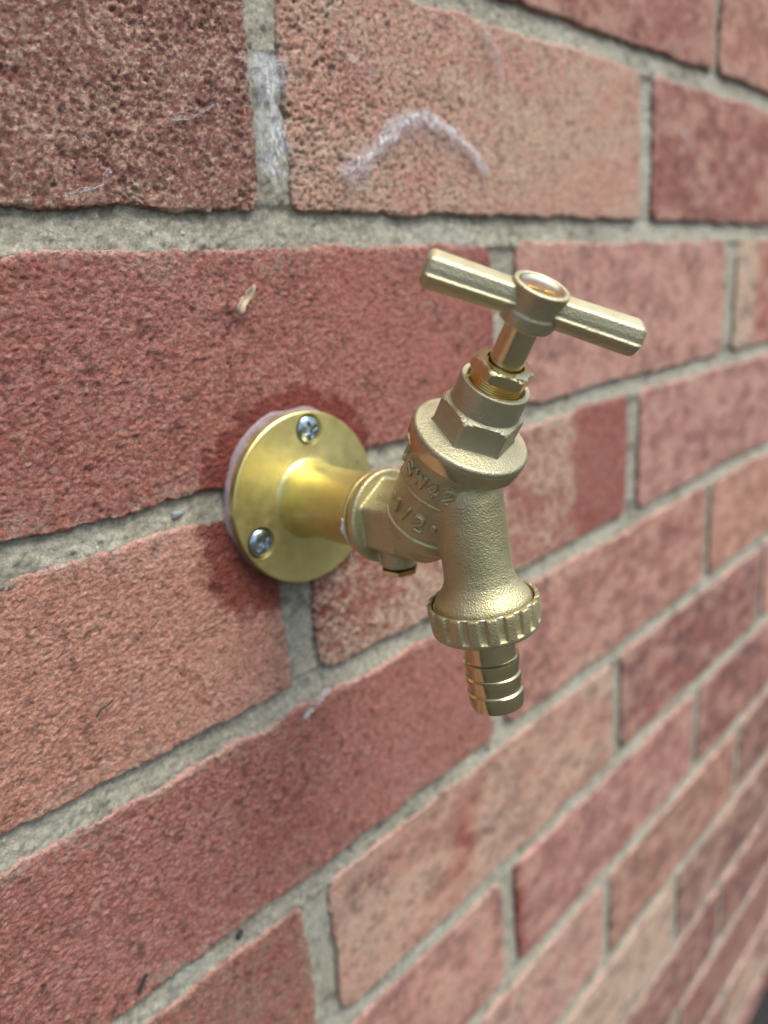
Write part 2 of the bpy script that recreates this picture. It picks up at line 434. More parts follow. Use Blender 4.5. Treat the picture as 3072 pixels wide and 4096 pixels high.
    wash = np.clip((fbm(U*.8+3, W_*.9, bi+88, 4, .75)-.47)*5, 0, 1)[..., None]     # pale sandy film
    wf = .16 if kind == 'coarse' else .34
    c = c*(1-wf*wash)+lin(208, 174, 152)*wf*wash
    dk = np.clip((.36-fbm(U*.35, W_*.35, bi+99, 3, .7))*9, 0, 1)[..., None]
    c = c*(1-.45*dk)
    if kind == 'pitted':
        c = c*(1-.38*pit[..., None]*np.clip(fade, 0, 1)[..., None])
    if kind == 'coarse':
        lo = (np.clip((f1-.40)*2.2, 0, 1)*np.clip((n2-.38)*5, 0, 1))[..., None]; c = c*(1-.30*lo)+lin(200, 156, 128)*.30*lo
    # arrises: light caught by the top edge painted in, paler and orange-ish
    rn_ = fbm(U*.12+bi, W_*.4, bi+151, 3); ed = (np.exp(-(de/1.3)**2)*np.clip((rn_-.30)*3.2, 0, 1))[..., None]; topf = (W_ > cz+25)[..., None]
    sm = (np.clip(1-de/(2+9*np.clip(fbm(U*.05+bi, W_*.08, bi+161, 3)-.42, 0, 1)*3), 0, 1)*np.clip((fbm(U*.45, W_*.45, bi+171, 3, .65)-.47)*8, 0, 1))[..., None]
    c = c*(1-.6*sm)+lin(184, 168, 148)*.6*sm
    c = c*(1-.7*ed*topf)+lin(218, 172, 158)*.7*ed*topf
    # patches of their own shape that the photo shows
    if row == -2 and x0 > -10 and x0 < 10:
        m = np.clip((U-152+16*(fbm(U*.10, W_*.10, 5, 4, .65)-.5))/9, 0, 1)[..., None]*np.clip(.72+.55*(n2[..., None]-.3), 0, .93)
        c = c*(1-m)+(lin(150, 84, 76)*(1+(sp-.5)[..., None]*1.2))*m
        m = np.clip(1-(U+4)/34, 0, 1)[..., None]*np.clip((n2-.38)*4, 0, 1)[..., None]; c = c*(1-.6*m)+lin(120, 60, 44)*.6*m
    if row == -4 and x0 > -20 and x0 < 0:
        m = np.exp(-((U-66-.35*(W_+255))/9)**2-((W_+262)/24)**2)[..., None]; m = np.clip(m*1.1*(.2+n2[..., None]*1.3), 0, .8)
        c = c*(1-m)+lin(160, 80, 68)*m
        m = np.exp(-((U-8)/16)**2-((W_+243)/10)**2)[..., None]*np.clip((n2-.4)*5, 0, 1)[..., None]; c = c*(1-m)+lin(112, 70, 70)*m
    if row == -1 and x0 < 0:
        m = np.clip((n1-.42)*5, 0, 1)[..., None]*np.clip((U+20)/60, 0, 1)[..., None]; c = c*(1-.45*m)+lin(182, 112, 98)*.45*m
        m = np.clip((U-82)/16, 0, 1)[..., None]; c = c*(1-.5*m)+lin(140, 74, 78)*.5*m
    if row == -1 and x0 > 340:
        m = np.clip((U-374)/8, 0, 1)[..., None]*.8; c = c*(1-m)+lin(176, 104, 92)*m
    if row == -5 and 90 < x0 < 110:
        m = np.clip(1-(U-100)/9, 0, 1)[..., None]*np.clip((n2-.3)*5, 0, 1)[..., None]; c = c*(1-m)+lin(150, 60, 44)*m
    if kind == 'plain':
        m1 = np.clip((fbm(U*.07+bi*5, W_*.12, bi+131, 4, .65)-.50)*5.5, -1, 1)[..., None]
        c = np.where(m1 > 0, c*(1-.45*m1)+lin(208, 174, 152)*.45*m1, c*(1+.30*m1))
        dots = np.clip((.40-fbm(U*.28, W_*.3, bi+141, 3, .6))*12, 0, 1)[..., None]*np.clip((n1-.45)*6, 0, 1)[..., None]
        c = c*(1-.4*dots)
    al = np.ones(c.shape[:2])
    if x0 < 60 and x1 > -60 and -3 <= row <= 0 or (row in (-1, -2)):
        st = stain(U, W_); al = 1-st
        s3 = st[..., None]; c = c*(1-s3*.88)+lin(120, 40, 31)*(.35+1.15*n2[..., None])*s3*.88
    nzr, nxc = U.shape
    V = np.stack([U, y, W_], -1).reshape(-1, 3)
    idx = np.arange(nzr*nxc).reshape(nzr, nxc)
    F = np.stack([idx[:-1, :-1], idx[:-1, 1:], idx[1:, 1:], idx[1:, :-1]], -1).reshape(-1, 4)
    # skirt running back into the mortar
    per = np.concatenate([idx[0, :], idx[1:, -1], idx[-1, -2::-1], idx[-2:0:-1, 0]])
    sk = V[per].copy(); sk[:, 1] = 9.0
    ns = len(V); V = np.concatenate([V, sk]); m_ = len(per); i = np.arange(m_); j = (i+1) % m_
    F2 = np.stack([per[i], ns+i, ns+j, per[j]], 1)
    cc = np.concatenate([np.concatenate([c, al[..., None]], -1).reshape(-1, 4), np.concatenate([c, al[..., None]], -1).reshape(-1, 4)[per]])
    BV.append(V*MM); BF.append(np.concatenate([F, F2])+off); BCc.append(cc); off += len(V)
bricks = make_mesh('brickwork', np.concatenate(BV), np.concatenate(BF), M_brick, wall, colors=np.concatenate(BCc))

# mortar: one relief sheet in front of a solid core
def lines(a, b, ranges, coarse):
    o = [a]; x = a
    while x < b:
        st = coarse
        for (p, q, s_) in ranges:
            if p <= x < q: st = s_
        x += st; o.append(min(x, b))
    return np.array(o)
xl = lines(-705, 1260, [(-125, 130, .7), (130, 380, 1.4), (380, 620, 3)], 8)
zl = lines(-786, 752, [(-235, 95, .7), (-480, -235, 1.8)], 6)
X, Z = np.meshgrid(xl, zl)
ph = (Z+37.5) % 75-37.5
hor = np.clip(1-np.abs(ph)/9, 0, 1) > 0
y = np.where(np.abs(ph) < 6.5, 1.9+.15*ph, 2.1)
y = y + (fbm(X*.05, Z*.05, 2, 2)-.5)*1.3 + (fbm(X*.35, Z*.35, 5, 3)-.5)*.9 + (fbm(X*1.1, Z*1.1, 6, 3, .7)-.5)*1.2
f1, f2, iv = worley(X*.35, Z*.35, 8); y = y - np.clip(.30-f1, 0, .3)*3*(iv > .75)
mc = lin(168, 165, 147)*np.ones(X.shape+(1,)); n1 = fbm(X*.04, Z*.04, 13, 3)[..., None]; n2 = fbm(X*.9, Z*.9, 15, 4, .75)[..., None]
mc = mc*(.70+.6*n1)*(.35+1.35*n2)
dt = np.clip((.40-fbm(X*.12, Z*.2, 201, 4, .6))*7, 0, 1)[..., None]; mc = mc*(1-.45*dt)
tt = np.clip((n1-.5)*4, 0, 1); mc = mc*(1-.3*tt)+lin(150, 156, 148)*.3*tt
pe = np.clip((.24-f1)*12, 0, 1)*(iv > .8); mc = mc*(1-.6*pe[..., None])+(lin(190, 190, 182)*(iv > .9)[..., None]+lin(120, 104, 84)*(iv <= .9)[..., None])*.6*pe[..., None]
st = stain(X, Z)[..., None]; mc = mc*(1-.45*st)+lin(96, 86, 80)*.45*st
nzr, nxc = X.shape; V = np.stack([X, y, Z], -1).reshape(-1, 3)
idx = np.arange(nzr*nxc).reshape(nzr, nxc); F = np.stack([idx[:-1, :-1], idx[:-1, 1:], idx[1:, 1:], idx[1:, :-1]], -1).reshape(-1, 4)
b0 = len(V); xa, xb, za, zb = xl[0], xl[-1], zl[0], zl[-1]
V = np.concatenate([V, np.array([(x_, y_, z_) for y_ in (6.5, 108) for x_, z_ in ((xa, za), (xb, za), (xb, zb), (xa, zb))])])
F = np.concatenate([F, np.array([(0, 1, 2, 3), (4, 7, 6, 5), (0, 4, 5, 1), (1, 5, 6, 2), (2, 6, 7, 3), (3, 7, 4, 0)])+b0])
cc = np.concatenate([mc.reshape(-1, 3), np.tile(lin(160, 150, 130), (8, 1))])
make_mesh('mortar', V*MM, F, M_mortar, wall, colors=cc)

# ------------------------------------------------------------------ the tap
tap = D.objects.new('garden_tap', None); COL.objects.link(tap); tap.location = (CX*MM, 0, CZ*MM)
tag(tap, 'brass outdoor tap with tee handle and ribbed hose tail screwed to the brick wall', 'tap')
class Shift:   # children keep world coordinates
    inv = Matrix.Translation(-Vector(tap.location))
def part(name, VF, mat, parent=tap, sharp=35, smooth=True):
    V, F = VF
    o = make_mesh(name, np.asarray(V)*MM, F, mat, None, smooth=smooth, sharp=sharp)
    o.parent = parent; o.matrix_parent_inverse = Shift.inv if parent is tap else Matrix.Identity(4)
    return o

AI = (np.array([0, -1., 0]), np.array([1., 0, 0]), np.array([0, 0, 1.]))   # inlet axis
CI = np.array([CX, 0, CZ])
AU = frame((-.02, -.549, .836)); CU = np.array([-3.3, -66.4, -64.])        # spindle axis
AL = frame((.048, -.078, -.996)); CL = np.array([-3.6, -73.2, -98.])       # outlet axis

# wall plate with two visible and one hidden screw
plate = part('wall_plate', radial(CI, AI, [(0.4, 20), (0.4, 27.2), (0.7, 27.6), (3.6, 27.6), (4.0, 27.2), (4.05, 26), (4.05, 13.9), (4.3, 12.9), (5.0, 12.2), (6.2, 11.75), (8, 11.5)], 160, (True, True)), M_plate)
part('pipe_stub', radial(CI, AI, [(7.5, 11.4), (8.0, 11.5), (14, 11.35), (20, 11.2), (33.6, 11.05), (33.9, 11.1), (34.0, 12.0), (34.4, 12.3), (35.6, 12.35), (36.0, 12.1), (36.2, 11.2), (37.5, 11.2), (37.6, 11.9), (37.9, 12.0)], 128), M_plate)

def screw_head(a_deg, turn, r0=4.2):
    cx = CX+21.9*math.cos(math.radians(a_deg)); cz = CZ+21.9*math.sin(math.radians(a_deg))
    nr, nt_ = 46, 120; V = []
    for i in range(nr+1):
        r = r0*i/nr
        for j in range(nt_):
            t = 2*math.pi*j/nt_; u, v = r*math.cos(t), r*math.sin(t)
            h = 1.9*math.sqrt(max(0, 1-(r/(r0*1.03))**2))**.9
            cu, cv = math.cos(turn)*u+math.sin(turn)*v, -math.sin(turn)*u+math.cos(turn)*v
            def slot(p, q): return min(1, max(0, (.62-abs(p))/.16))*min(1, max(0, (2.6-abs(q))/.45))
            s_ = max(slot(cu, cv), slot(cv, cu)); cen = max(0, 1-math.hypot(cu, cv)/1.2)
            c45, s45 = (cu+cv)*.7071, (cu-cv)*.7071
            s2 = max(min(1, max(0, (.12-abs(c45))/.06))*min(1, max(0, (1.9-abs(s45))/.3)), min(1, max(0, (.12-abs(s45))/.06))*min(1, max(0, (1.9-abs(c45))/.3)))
            dep = s_*(1.35+.5*cen) + cen*.5*(1-s_) + .14*s2*(1-s_)
            V.append((cx+u, -(3.1+h-dep), cz+v))
    F = []
    for i in range(nr):
        for j in range(nt_):
            k_ = (j+1) % nt_; F.append((i*nt_+j, i*nt_+k_, (i+1)*nt_+k_, (i+1)*nt_+j))
    for j in range(nt_): V.append((cx+r0*math.cos(2*math.pi*j/nt_), -2.4, cz+r0*math.sin(2*math.pi*j/nt_)))
    b = (nr+1)*nt_
    for j in range(nt_): F.append((nr*nt_+j, nr*nt_+(j+1) % nt_, b+(j+1) % nt_, b+j))
    o = part('screw', (V, F), M_steel, parent=plate, sharp=None)
    return o
cb = join([radial((CX+21.9*math.cos(math.radians(a)), 0, CZ+21.9*math.sin(math.radians(a))), AI, [(2.0, 3.5), (2.6, 4.3), (4.0, 5.0), (4.3, 5.15), (5, 5.2)], 64) for a in (82, 205, 322)])
cut = make_mesh('cut', cb[0]*MM, cb[1])
bo = plate.modifiers.new('b', 'BOOLEAN'); bo.operation = 'DIFFERENCE'; bo.object = cut; bo.solver = 'EXACT'; plate.matrix_parent_inverse = Matrix.Identity(4); plate.parent = None
apply_mods(plate); plate.parent = tap; plate.matrix_parent_inverse = Shift.inv; D.objects.remove(cut)
plate.data.set_sharp_from_angle(angle=math.radians(25))
screw_head(82, .25); screw_head(205, .75); screw_head(322, 1.2)

# valve body: voxel union of castings, softened, then raised lettering fused on
base = [
 radial(CI, AI, [(37.9, 13.0), (38.3, 13.5), (40.2, 13.5), (40.7, 13.0)], 96),
 radial(CI, AI, [(39, hexr(9.9, 34)), (52, hexr(9.9, 34))], 96),
 radial(CI, AI, [(44, 10.1), (57, 10.3), (60, 9.0), (63, 5)], 96),
 radial(CU, AU, [(6.2, 12.0), (4, 12.3), (0, 12.45), (-10, 12.5), (-17.4, 12.2), (-20.5, 11.6), (-23.5, 9.6), (-26, 6.5), (-27.5, 2)], 96),
 radial(CL, AL, [(-33.5, 3), (-32.9, 5.2), (-31.6, 7.2), (-29.8, 8.4), (-27.5, 8.8), (-20, 8.8), (-9, 8.75), (-6, 9.1), (-4, 10.0), (-2.2, 11.4), (-1.0, 12.3), (0.2, 12.5), (1.0, 12.4)], 96),
 radial((CX-.5, -43.6, -80), (np.array([.03, 0, -1.]), np.array([1., 0, 0]), np.array([0, 1., 0])), [(0, 5.3), (14.7, 5.2)], 64),
]
V, F = join(base)
body = part('valve_body', (V, F), M_cast)
voxel(body, .38, smooth=7, fac=.5)

def on_barrel(u, s, h=0.0, r=12.45):
    t = math.radians(u); ax, e1, e2 = AU
    return CU+ax*s+(r+h)*(math.cos(t)*e1+math.sin(t)*e2)
def curve(pts, n=14):
    pts = np.array(pts, float); t = np.linspace(0, len(pts)-1, n*(len(pts)-1)//2+1); o = []
    for x in t:
        i = min(int(x), len(pts)-2); f = x-i
        p0 = pts[max(i-1, 0)]; p1 = pts[i]; p2 = pts[i+1]; p3 = pts[min(i+2, len(pts)-1)]
        o.append(.5*((2*p1)+(-p0+p2)*f+(2*p0-5*p1+4*p2-p3)*f*f+(-p0+3*p1-3*p2+p3)*f**3))
    return o
G = {
 'C': [('c', [(1, .82), (.75, 1), (.3, .95), (.02, .6), (.02, .35), (.3, .04), (.75, 0), (1, .18)])],
 'S': [('c', [(.95, .80), (.7, 1), (.25, .97), (.06, .75), (.3, .55), (.72, .44), (.95, .24), (.72, .02), (.28, 0), (.03, .2)])],
 'W': [('l', [(0, 1), (.22, 0), (.5, .9), (.76, 0), (1, 1)])],
 '4': [('l', [(.95, .32), (.0, .32), (.66, 1), (.70, 0)])],
 '2': [('c', [(.04, .78), (.3, 1), (.75, .98), (.94, .72), (.7, .45), (.25, .2), (.04, .02)]), ('l', [(.04, 0), (1, 0)])],
 '1': [('l', [(.1, .78), (.55, 1), (.55, 0)])],
 '/': [('l', [(.85, 1), (.25, 0)])],
 'o': [('c', [(.5, .9), (.15, .72), (.15, .3), (.5, .12), (.85, .3), (.85, .72), (.5, .9)])],
}
def glyph(ch, uc, wdt, s0, h, rt=.56, sink=.42):
    o = []
    for typ, pts in G[ch]:
        q = curve(pts) if typ == 'c' else None
        if q is None:
            q = []
            for a, b in zip(pts[:-1], pts[1:]):
                for t in np.linspace(0, 1, 7)[:-1]: q.append((a[0]+(b[0]-a[0])*t, a[1]+(b[1]-a[1])*t))
            q.append(pts[-1])
        P3 = [on_barrel(uc-wdt/2+wdt*x, s0+h*y_, sink) for x, y_ in q]
        o.append(tube(P3, rt, 10))
    return o
letters = []
for ch, uc, wd in (('C', 131, 11), ('S', 158, 12.5), ('W', 179.5, 15.5), ('4', 198, 12), ('2', 216.5, 12.5)): letters += glyph(ch, uc, wd, -2.1, 3.8)
for ch, uc, wd in (('1', 164.5, 9), ('/', 180, 8), ('2', 198, 13)): letters += glyph(ch, uc, wd, -13.4, 3.9, .56)
letters += glyph('o', 217.4, 5, -11.9, 1.7, .5, .05); letters += glyph('o', 148, 5, -12.6, 1.8, .5, .05)
for s_, lo, hi in ((-5.2, 128, 232), (-17.3, 138, 238)):
    letters.append(tube([on_barrel(u, s_+.012*(u-180)/2, -.05) for u in np.linspace(lo, hi, 50)], .42, 8))
V2, F2 = join(letters)
tmp = make_mesh('tmp', V2*MM, F2)
bm = bmesh.new(); bm.from_mesh(body.data); bm.from_mesh(tmp.data); bm.to_mesh(body.data); bm.free()
D.objects.remove(tmp)
voxel(body, .14, smooth=1, fac=.5)
body.data.materials.clear(); body.data.materials.append(M_cast)

# collar ring machined bright, under the cast headwork
part('body_rim', radial(CU, AU, [(5.9, 12.0), (5.95, 14.3), (6.2, 14.7), (9.0, 14.8), (9.3, 14.7), (9.32, 12)], 160), M_mach)
bon = radial(CU, AU, [(9.2, 12), (9.25, 14.65), (9.6, 14.72)] + [(10.0+1.0*math.sin(t), 13.7+1.03*math.cos(t)) for t in np.linspace(.1, math.pi/2, 7)] +
   [(11.25, 12.6), (11.6, 11.2), (11.9, 10.3), (12, 9.5)], 240)
A6 = 9.05
hx = [(11.5, hexr(A6+.5, 17, 40)), (12.1, hexr(A6+.25, 17, 40)), (12.7, hexr(A6, 17, 60)), (17.2, hexr(A6, 17, 60))] + \
     [(s_, hexr(A6, 17, 60, c_)) for s_, c_ in ((17.8, 10.35), (18.3, 9.9), (18.65, 9.4), (18.85, 8.9))] + [(19.2, 8.55), (19.8, 8.42), (25.2, 8.38), (25.6, 8.3), (25.75, 8.1), (25.8, 7.1), (25.3, 6.75), (24.0, 6.6), (23.5, 3)]
hxv = radial(CU, AU, hx, 240)
bonnet = part('bonnet', join([bon, hxv]), M_castfine, sharp=28)
thr = [(23.8, 6.0)]
for i in range(7): thr += [(24.0+i*.6, 6.1), (24.3+i*.6, 6.25)]
thr += [(28.3, 6.0)]
GA = 6.5
gh = [(28.0, 5.2), (28.02, hexr(GA, 17, 90, 7.2)), (28.35, hexr(GA, 17, 90)), (29.9, hexr(GA, 17, 90)), (30.3, hexr(GA, 17, 90, 7.25)), (30.65, hexr(GA, 17, 90, 6.85)), (30.95, 6.35), (31.0, 6.1), (31.0, 4.5), (30.4, 4.3), (29.5, 4.25)]
gland = part('gland_nut', radial(CU, AU, gh, 240), M_mach, sharp=25)
part('thread', radial(CU, AU, thr, 96), M_gold, parent=gland, sharp=20)
part('spindle', radial(CU, AU, [(24, 3.9), (31.5, 3.9), (41.6, 3.9), (42, 3.6)], 96), M_mach)

# tee handle
ha = math.radians(134.3); ax, e1, e2 = AU
dA = math.cos(ha)*e1+math.sin(ha)*e2; dS = np.cross(ax, dA); HC = CU+ax*45.3
def arm():
    V = []
    sec = [(0, 3.25), (2.1, 3.2), (2.6, 2.95), (3.25, 1.5), (3.55, .45), (4.0, .2), (4.0, -.15), (3.5, -.4), (3.1, -1.7), (2.5, -2.8), (1.9, -3.1)]
    sec = sec+[(0, -3.1)]+[(-a, b) for a, b in sec[:0:-1]]
    pts = np.array(sec); n0 = len(pts); q = []
    for i in range(n0):
        for f in (0, .33, .66): q.append(pts[i]*(1-f)+pts[(i+1) % n0]*f)
    sec = np.array(q); n = len(sec)
    xs = [-24.3, -24.25, -23.9, -23.4, -22.8] + list(np.linspace(-20, 20, 21)) + [22.8, 23.4, 23.9, 24.25, 24.3]
    ks = [.55, .72, .86, .95, 1] + [1]*21 + [1, .95, .86, .72, .55]
    for x, k_ in zip(xs, ks):
        r = sec*k_*(1+.10*(abs(x)/24))
        V.append(HC+dA*x+r[:, :1]*dS+r[:, 1:]*ax)
    m = len(xs); V = np.concatenate(V); F = []
    for k_ in range(m-1):
        for i in range(n):
            j = (i+1) % n; F.append((k_*n+i, k_*n+j, (k_+1)*n+j, (k_+1)*n+i))
    F.append(tuple(range(n-1, -1, -1))); F.append(tuple(range((m-1)*n, m*n)))
    return V, F
hub = radial(CU, AU, [(40.9, 5.3), (41.1, 5.9), (41.6, 6.15), (44.0, 6.1), (44.4, 5.8), (44.9, 5.75), (46.8, 5.8), (48.2, 6.0), (49.2, 6.25), (49.6, 6.2), (49.75, 5.7), (49.7, 5.2), (49.3, 4.95), (48.5, 4.8), (48.45, 2)], 120)
handle = part('handle', join([arm(), hub]), M_castfine)
voxel(handle, .17, smooth=2, fac=.5)
handle.data.materials.clear(); handle.data.materials.append(M_castfine)
disc = part('cap_disc', radial(CU, AU, [(48.0, 4.95), (49.55, 4.95), (49.6, 4.85), (49.5, 4.6), (49.25, 4.1), (49.1, 3.3), (49.02, 2), (49.0, .3)], 80), M_disc, parent=handle, sharp=60)
def on_disc(a, b): return CU+ax*49.12+dA*a+dS*b
mk = [tube([on_disc(.6, 1.6+.1), on_disc(3.0, 1.9)], .28, 6), tube([on_disc(1.0, 1.7), on_disc(.6, .2)], .28, 6), tube([on_disc(-2.6, 1.5), on_disc(-.6, 1.6)], .28, 6)]
part('raised_mark', join(mk), M_gold, parent=handle)

# union nut, washer lip and hose tail
def grooved(r, depth):
    def f(th):
        d = np.zeros_like(th)
        for i in range(19):
            a = math.radians(122.9)+2*np.pi*i/19; q = (th-a+np.pi) % (2*np.pi)-np.pi
            d = np.maximum(d, 1/(1+np.exp((np.abs(q)*r-.95)/.12)))
        return r-depth*d
    return f
nut = [(7.0, 7.0), (7.5, 7.2), (7.75, 12.0), (7.7, 13.0), (7.3, 13.7), (6.8, 14.0), (6.2, grooved(14.08, .1)), (5.9, grooved(14.12, .55)), (5.5, grooved(14.15, .8)), (3, grooved(14.3, .8)), (.2, grooved(14.45, .8)), (-.25, grooved(14.4, .85)), (-.45, grooved(14.2, .75)), (-.5, 13.35), (-.1, 13.2), (2.2, 13.15), (2.3, 9)]
nutv = radial(CL, AL, nut[::-1], 760)
un = part('union_nut', nutv, M_cast, sharp=40)
axl, l1, l2 = AL
chips = []
for i in range(19):                       # pale slivers added to stand for highlights on the groove ends
    a0 = math.radians(122.9)+2*math.pi*i/19
    if random.random() < .75:
        w_ = random.uniform(.045, .07)
        chips.append(tube([CL-axl*.36+13.62*(math.cos(a)*l1+math.sin(a)*l2) for a in np.linspace(a0-w_, a0+w_, 5)], [.10, .22, .26, .22, .10], 6))
part('groove_glint', join(chips), M_glint, parent=un)
part('seat_ring', radial(CL, AL, [(2.2, 9), (.5, 12.75), (.1, 12.8), (.05, 12.3), (-.1, 11)], 120), M_mach, parent=body)
tl = [(7.0, 6.9), (9, 6.85), (15.6, 6.8), (15.75, 6.95), (15.95, 7.45), (16.3, 7.5), (18, 7.25), (20.2, 6.95), (20.35, 7.05), (20.6, 7.48), (20.95, 7.5), (22.7, 7.25), (24.9, 6.95), (25.1, 7.1), (25.35, 7.5), (25.7, 7.52), (27.5, 7.4), (29.2, 7.2), (29.75, 7.05), (29.9, 6.8), (29.9, 5.6), (20, 5.5)]
part('hose_tail', radial(CL, AL, tl, 128), M_tail, sharp=30)

# drain plug under the inlet, with its black ring
BA = (np.array([.03, 0, -1.])/np.linalg.norm([.03, 0, 1]), np.array([1., 0, 0]), np.array([0, 1., 0])); BCn = np.array([CX-.5, -43.6, -80])
plug = part('drain_plug', radial(BCn, BA, [(14.9, 4.2), (15.3, 4.6), (15.4, hexr(4.75, 40, 60)), (16.5, hexr(4.75, 40, 60)), (16.9, hexr(4.6, 40, 60, 4.9)), (17.1, 4.3)], 120), M_mach, sharp=25)
part('rubber_ring', radial(BCn, BA, [(14.8, 4.6), (14.9, 4.95), (15.05, 5.0), (15.2, 4.95), (15.3, 4.6)], 64), M_rubber, parent=plug)
# a frayed end of white thread tape at the pipe joint
def on_pipe(a, y_, r=11.25):
    t = math.radians(a); return np.array([CX+r*math.cos(t), -y_, CZ+r*math.sin(t)])
tp = []
for a in np.linspace(172, 214, 15):
    wv = 1.35*math.exp(-((a-189)/5.0)**2)+.25+.10*math.sin(a*1.3)
    tp.append((on_pipe(a, 35.5, 12.5), on_pipe(a, 35.0-wv, 12.4)))
V = [p for q in tp for p in q]; F = [(2*i, 2*i+1, 2*i+3, 2*i+2) for i in range(14)]
t2 = part('thread_tape', (V, F), M_tape); so = t2.modifiers.new('s', 'SOLIDIFY'); so.thickness = .0002; so.offset = 0
fr = tube(curve([on_barrel(0, 0)*0+np.array(p) for p in [(-15.2, -36.6, -89.3), (-15.4, -36.4, -90.2), (-15.0, -36.8, -91.2), (-15.3, -36.9, -92.4), (-14.5, -37.2, -93.2)]]), .14, 6)
part('thread_tape', fr, M_tape)

# sealant smeared round the plate
def sealant():
    n = 260; V = []; F = []
    for i in range(n):
        t = 2*math.pi*i/n; dg = math.degrees(t)
        wdt = np.interp(dg, [0, 30, 60, 95, 130, 160, 185, 205, 225, 260, 300, 340, 360], [.5, .9, 1.6, 2.4, 2.7, 2.5, 1.7, .9, .5, .4, .4, .4, .5])
        wdt *= .22+.75*float(vnoise(np.array([i*.09]), np.array([1.]), 3)[0])
        rr = 27.3
        for r, h in ((rr, 1.0+.3*math.sin(i*.4)), (rr+wdt*.35, .9+.2*math.sin(i*.6)), (rr+wdt*.7, .6), (rr+wdt, .2), (rr+wdt*1.05, -2.5), (rr, -2.5)):
            V.append((CX+r*math.cos(t), -h, CZ+r*math.sin(t)))
    for i in range(n):
        j = (i+1) % n
        for k_ in range(6): F.append((i*6+k_, j*6+k_, j*6+(k_+1) % 6, i*6+(k_+1) % 6))
    return V, F
V, F = sealant()
so_ = make_mesh('silicone_sealant', np.array(V)*MM, F, M_sil)
tag(so_, 'smeared translucent sealant bead between the round wall plate and the bricks', 'sealant')

# ------------------------------------------------------------------ cobwebs and scraps on the bricks
def strand(p, q, sag=.15, r=.05, n=7, y0=-.9):
    p = np.array(p, float); q = np.array(q, float); L = np.linalg.norm(q-p); o = []
    nrm = np.array([-(q-p)[1], (q-p)[0]])/(L+1e-6); k_ = random.uniform(-sag, sag)*L
    lift = random.uniform(.2, 1.5)
    for t in np.linspace(0, 1, n):
        x = p+(q-p)*t+nrm*k_*4*t*(1-t)+np.random.normal(0, .12, 2); o.append((x[0], y0-lift*4*t*(1-t), x[1]))
    return tube(o, r*random.uniform(.6, 1.3), 4)
def web(label, path, width, n, felt=0.9, rad=.05, fuzz=1.0, tufts=8, extra=None, extra2=None):
    root = D.objects.new('cobweb', None); COL.objects.link(root)
    path = np.array(path, float); root.location = (path[0][0]*MM, 0, path[0][1]*MM)
    root['label'] = label; root['category'] = 'cobweb'; root['group'] = 'cobwebs on the brick wall'
    inv_ = Matrix.Translation(-Vector(root.location)); cp = np.array(curve(path, 10)); tub = []
    m = len(cp)
    for _ in range(n):
        i = random.randrange(m); j = max(0, min(m-1, i+random.choice((-1, 1))*random.randint(m//8+1, m//3+2)))
        w1 = np.random.normal(0, width*.5, 2); w2 = np.random.normal(0, width*.5, 2)
        tub.append(strand(cp[i]+w1, cp[j]+w2, .2, rad))
    for sgn in ((-.7, 0, .75) if 2.5 < width < 4 else ()):
        q_ = [(p_[0]+.15*math.sin(a_*1.7), -1.6-.3*math.sin(a_*.9), p_[1]+sgn*width+.25*math.sin(a_*1.1+sgn)) for a_, p_ in enumerate(cp)]
        tub.append(tube(q_, rad*1.4, 5))
    for _ in range(tufts):
        i = random.randrange(m); d = np.random.normal(0, width*1.3*fuzz, 2); tub.append(strand(cp[i], cp[i]+d, .1, rad*.9))
    if extra2:
        ce = np.array(curve(extra2, 8))
        for _ in range(46):
            i = random.randrange(len(ce)); j = random.randrange(len(ce))
            tub.append(strand(ce[i]+np.random.normal(0, 1.1, 2), ce[j]+np.random.normal(0, 1.1, 2), .3, rad))
    if extra:
        ce = np.array(curve(extra, 8))
        for _ in range(80):
            i = random.randrange(len(ce)); j = random.randrange(len(ce))
            tub.append(strand(ce[i]+np.random.normal(0, 1.6, 2), ce[j]+np.random.normal(0, 1.8, 2)+np.array([0, -random.uniform(0, 7)*(random.random() < .4)]), .3, rad))
    V, F = join(tub); o = make_mesh('silk_strands', V*MM, F, M_silk); o.parent = root; o.matrix_parent_inverse = inv_
    if felt:
        # felted sheet: thin shell with ragged alpha
        d = np.gradient(cp, axis=0); nn = np.stack([-d[:, 1], d[:, 0]], 1); nn /= np.linalg.norm(nn, axis=1)[:, None]
        K = 13; V = []; A = []
        for i in range(m):
            wv = width*(.55+.9*float(vnoise(np.array([i*.45]), np.array([2.]), 7)[0]))*min(1, .35+i/(m*.15), .35+(m-1-i)/(m*.15))
            for k_ in range(K):
                u = k_/(K-1)*2-1; p = cp[i]+nn[i]*u*wv
                V.append((p[0], -1.2-1.1*(1-u*u)+.25*math.sin(i*1.3+k_), p[1])); A.append(felt*(1-abs(u)**1.6)*min(1, .25+i/(m*.12), .25+(m-1-i)/(m*.12)))
        F = [(i*K+k_, i*K+k_+1, (i+1)*K+k_+1, (i+1)*K+k_) for i in range(m-1) for k_ in range(K-1)]
        A = np.array(A)[:, None]*np.ones((1, 3))
        o = make_mesh('silk_sheet', np.array(V)*MM, F, M_felt, colors=A); o.parent = root; o.matrix_parent_inverse = inv_
    return root
web('arched white cobweb across the middle of the large salmon brick', [(25, 16), (31, 18), (38, 22), (46, 28), (55, 33), (64, 35), (74, 33), (84, 29), (92, 24), (97, 19)], 3.3, 80, 1.0, .024, fuzz=1.3, tufts=44, extra2=[(25, 18), (28, 14.5), (33, 13), (37, 15.5), (41, 21)])
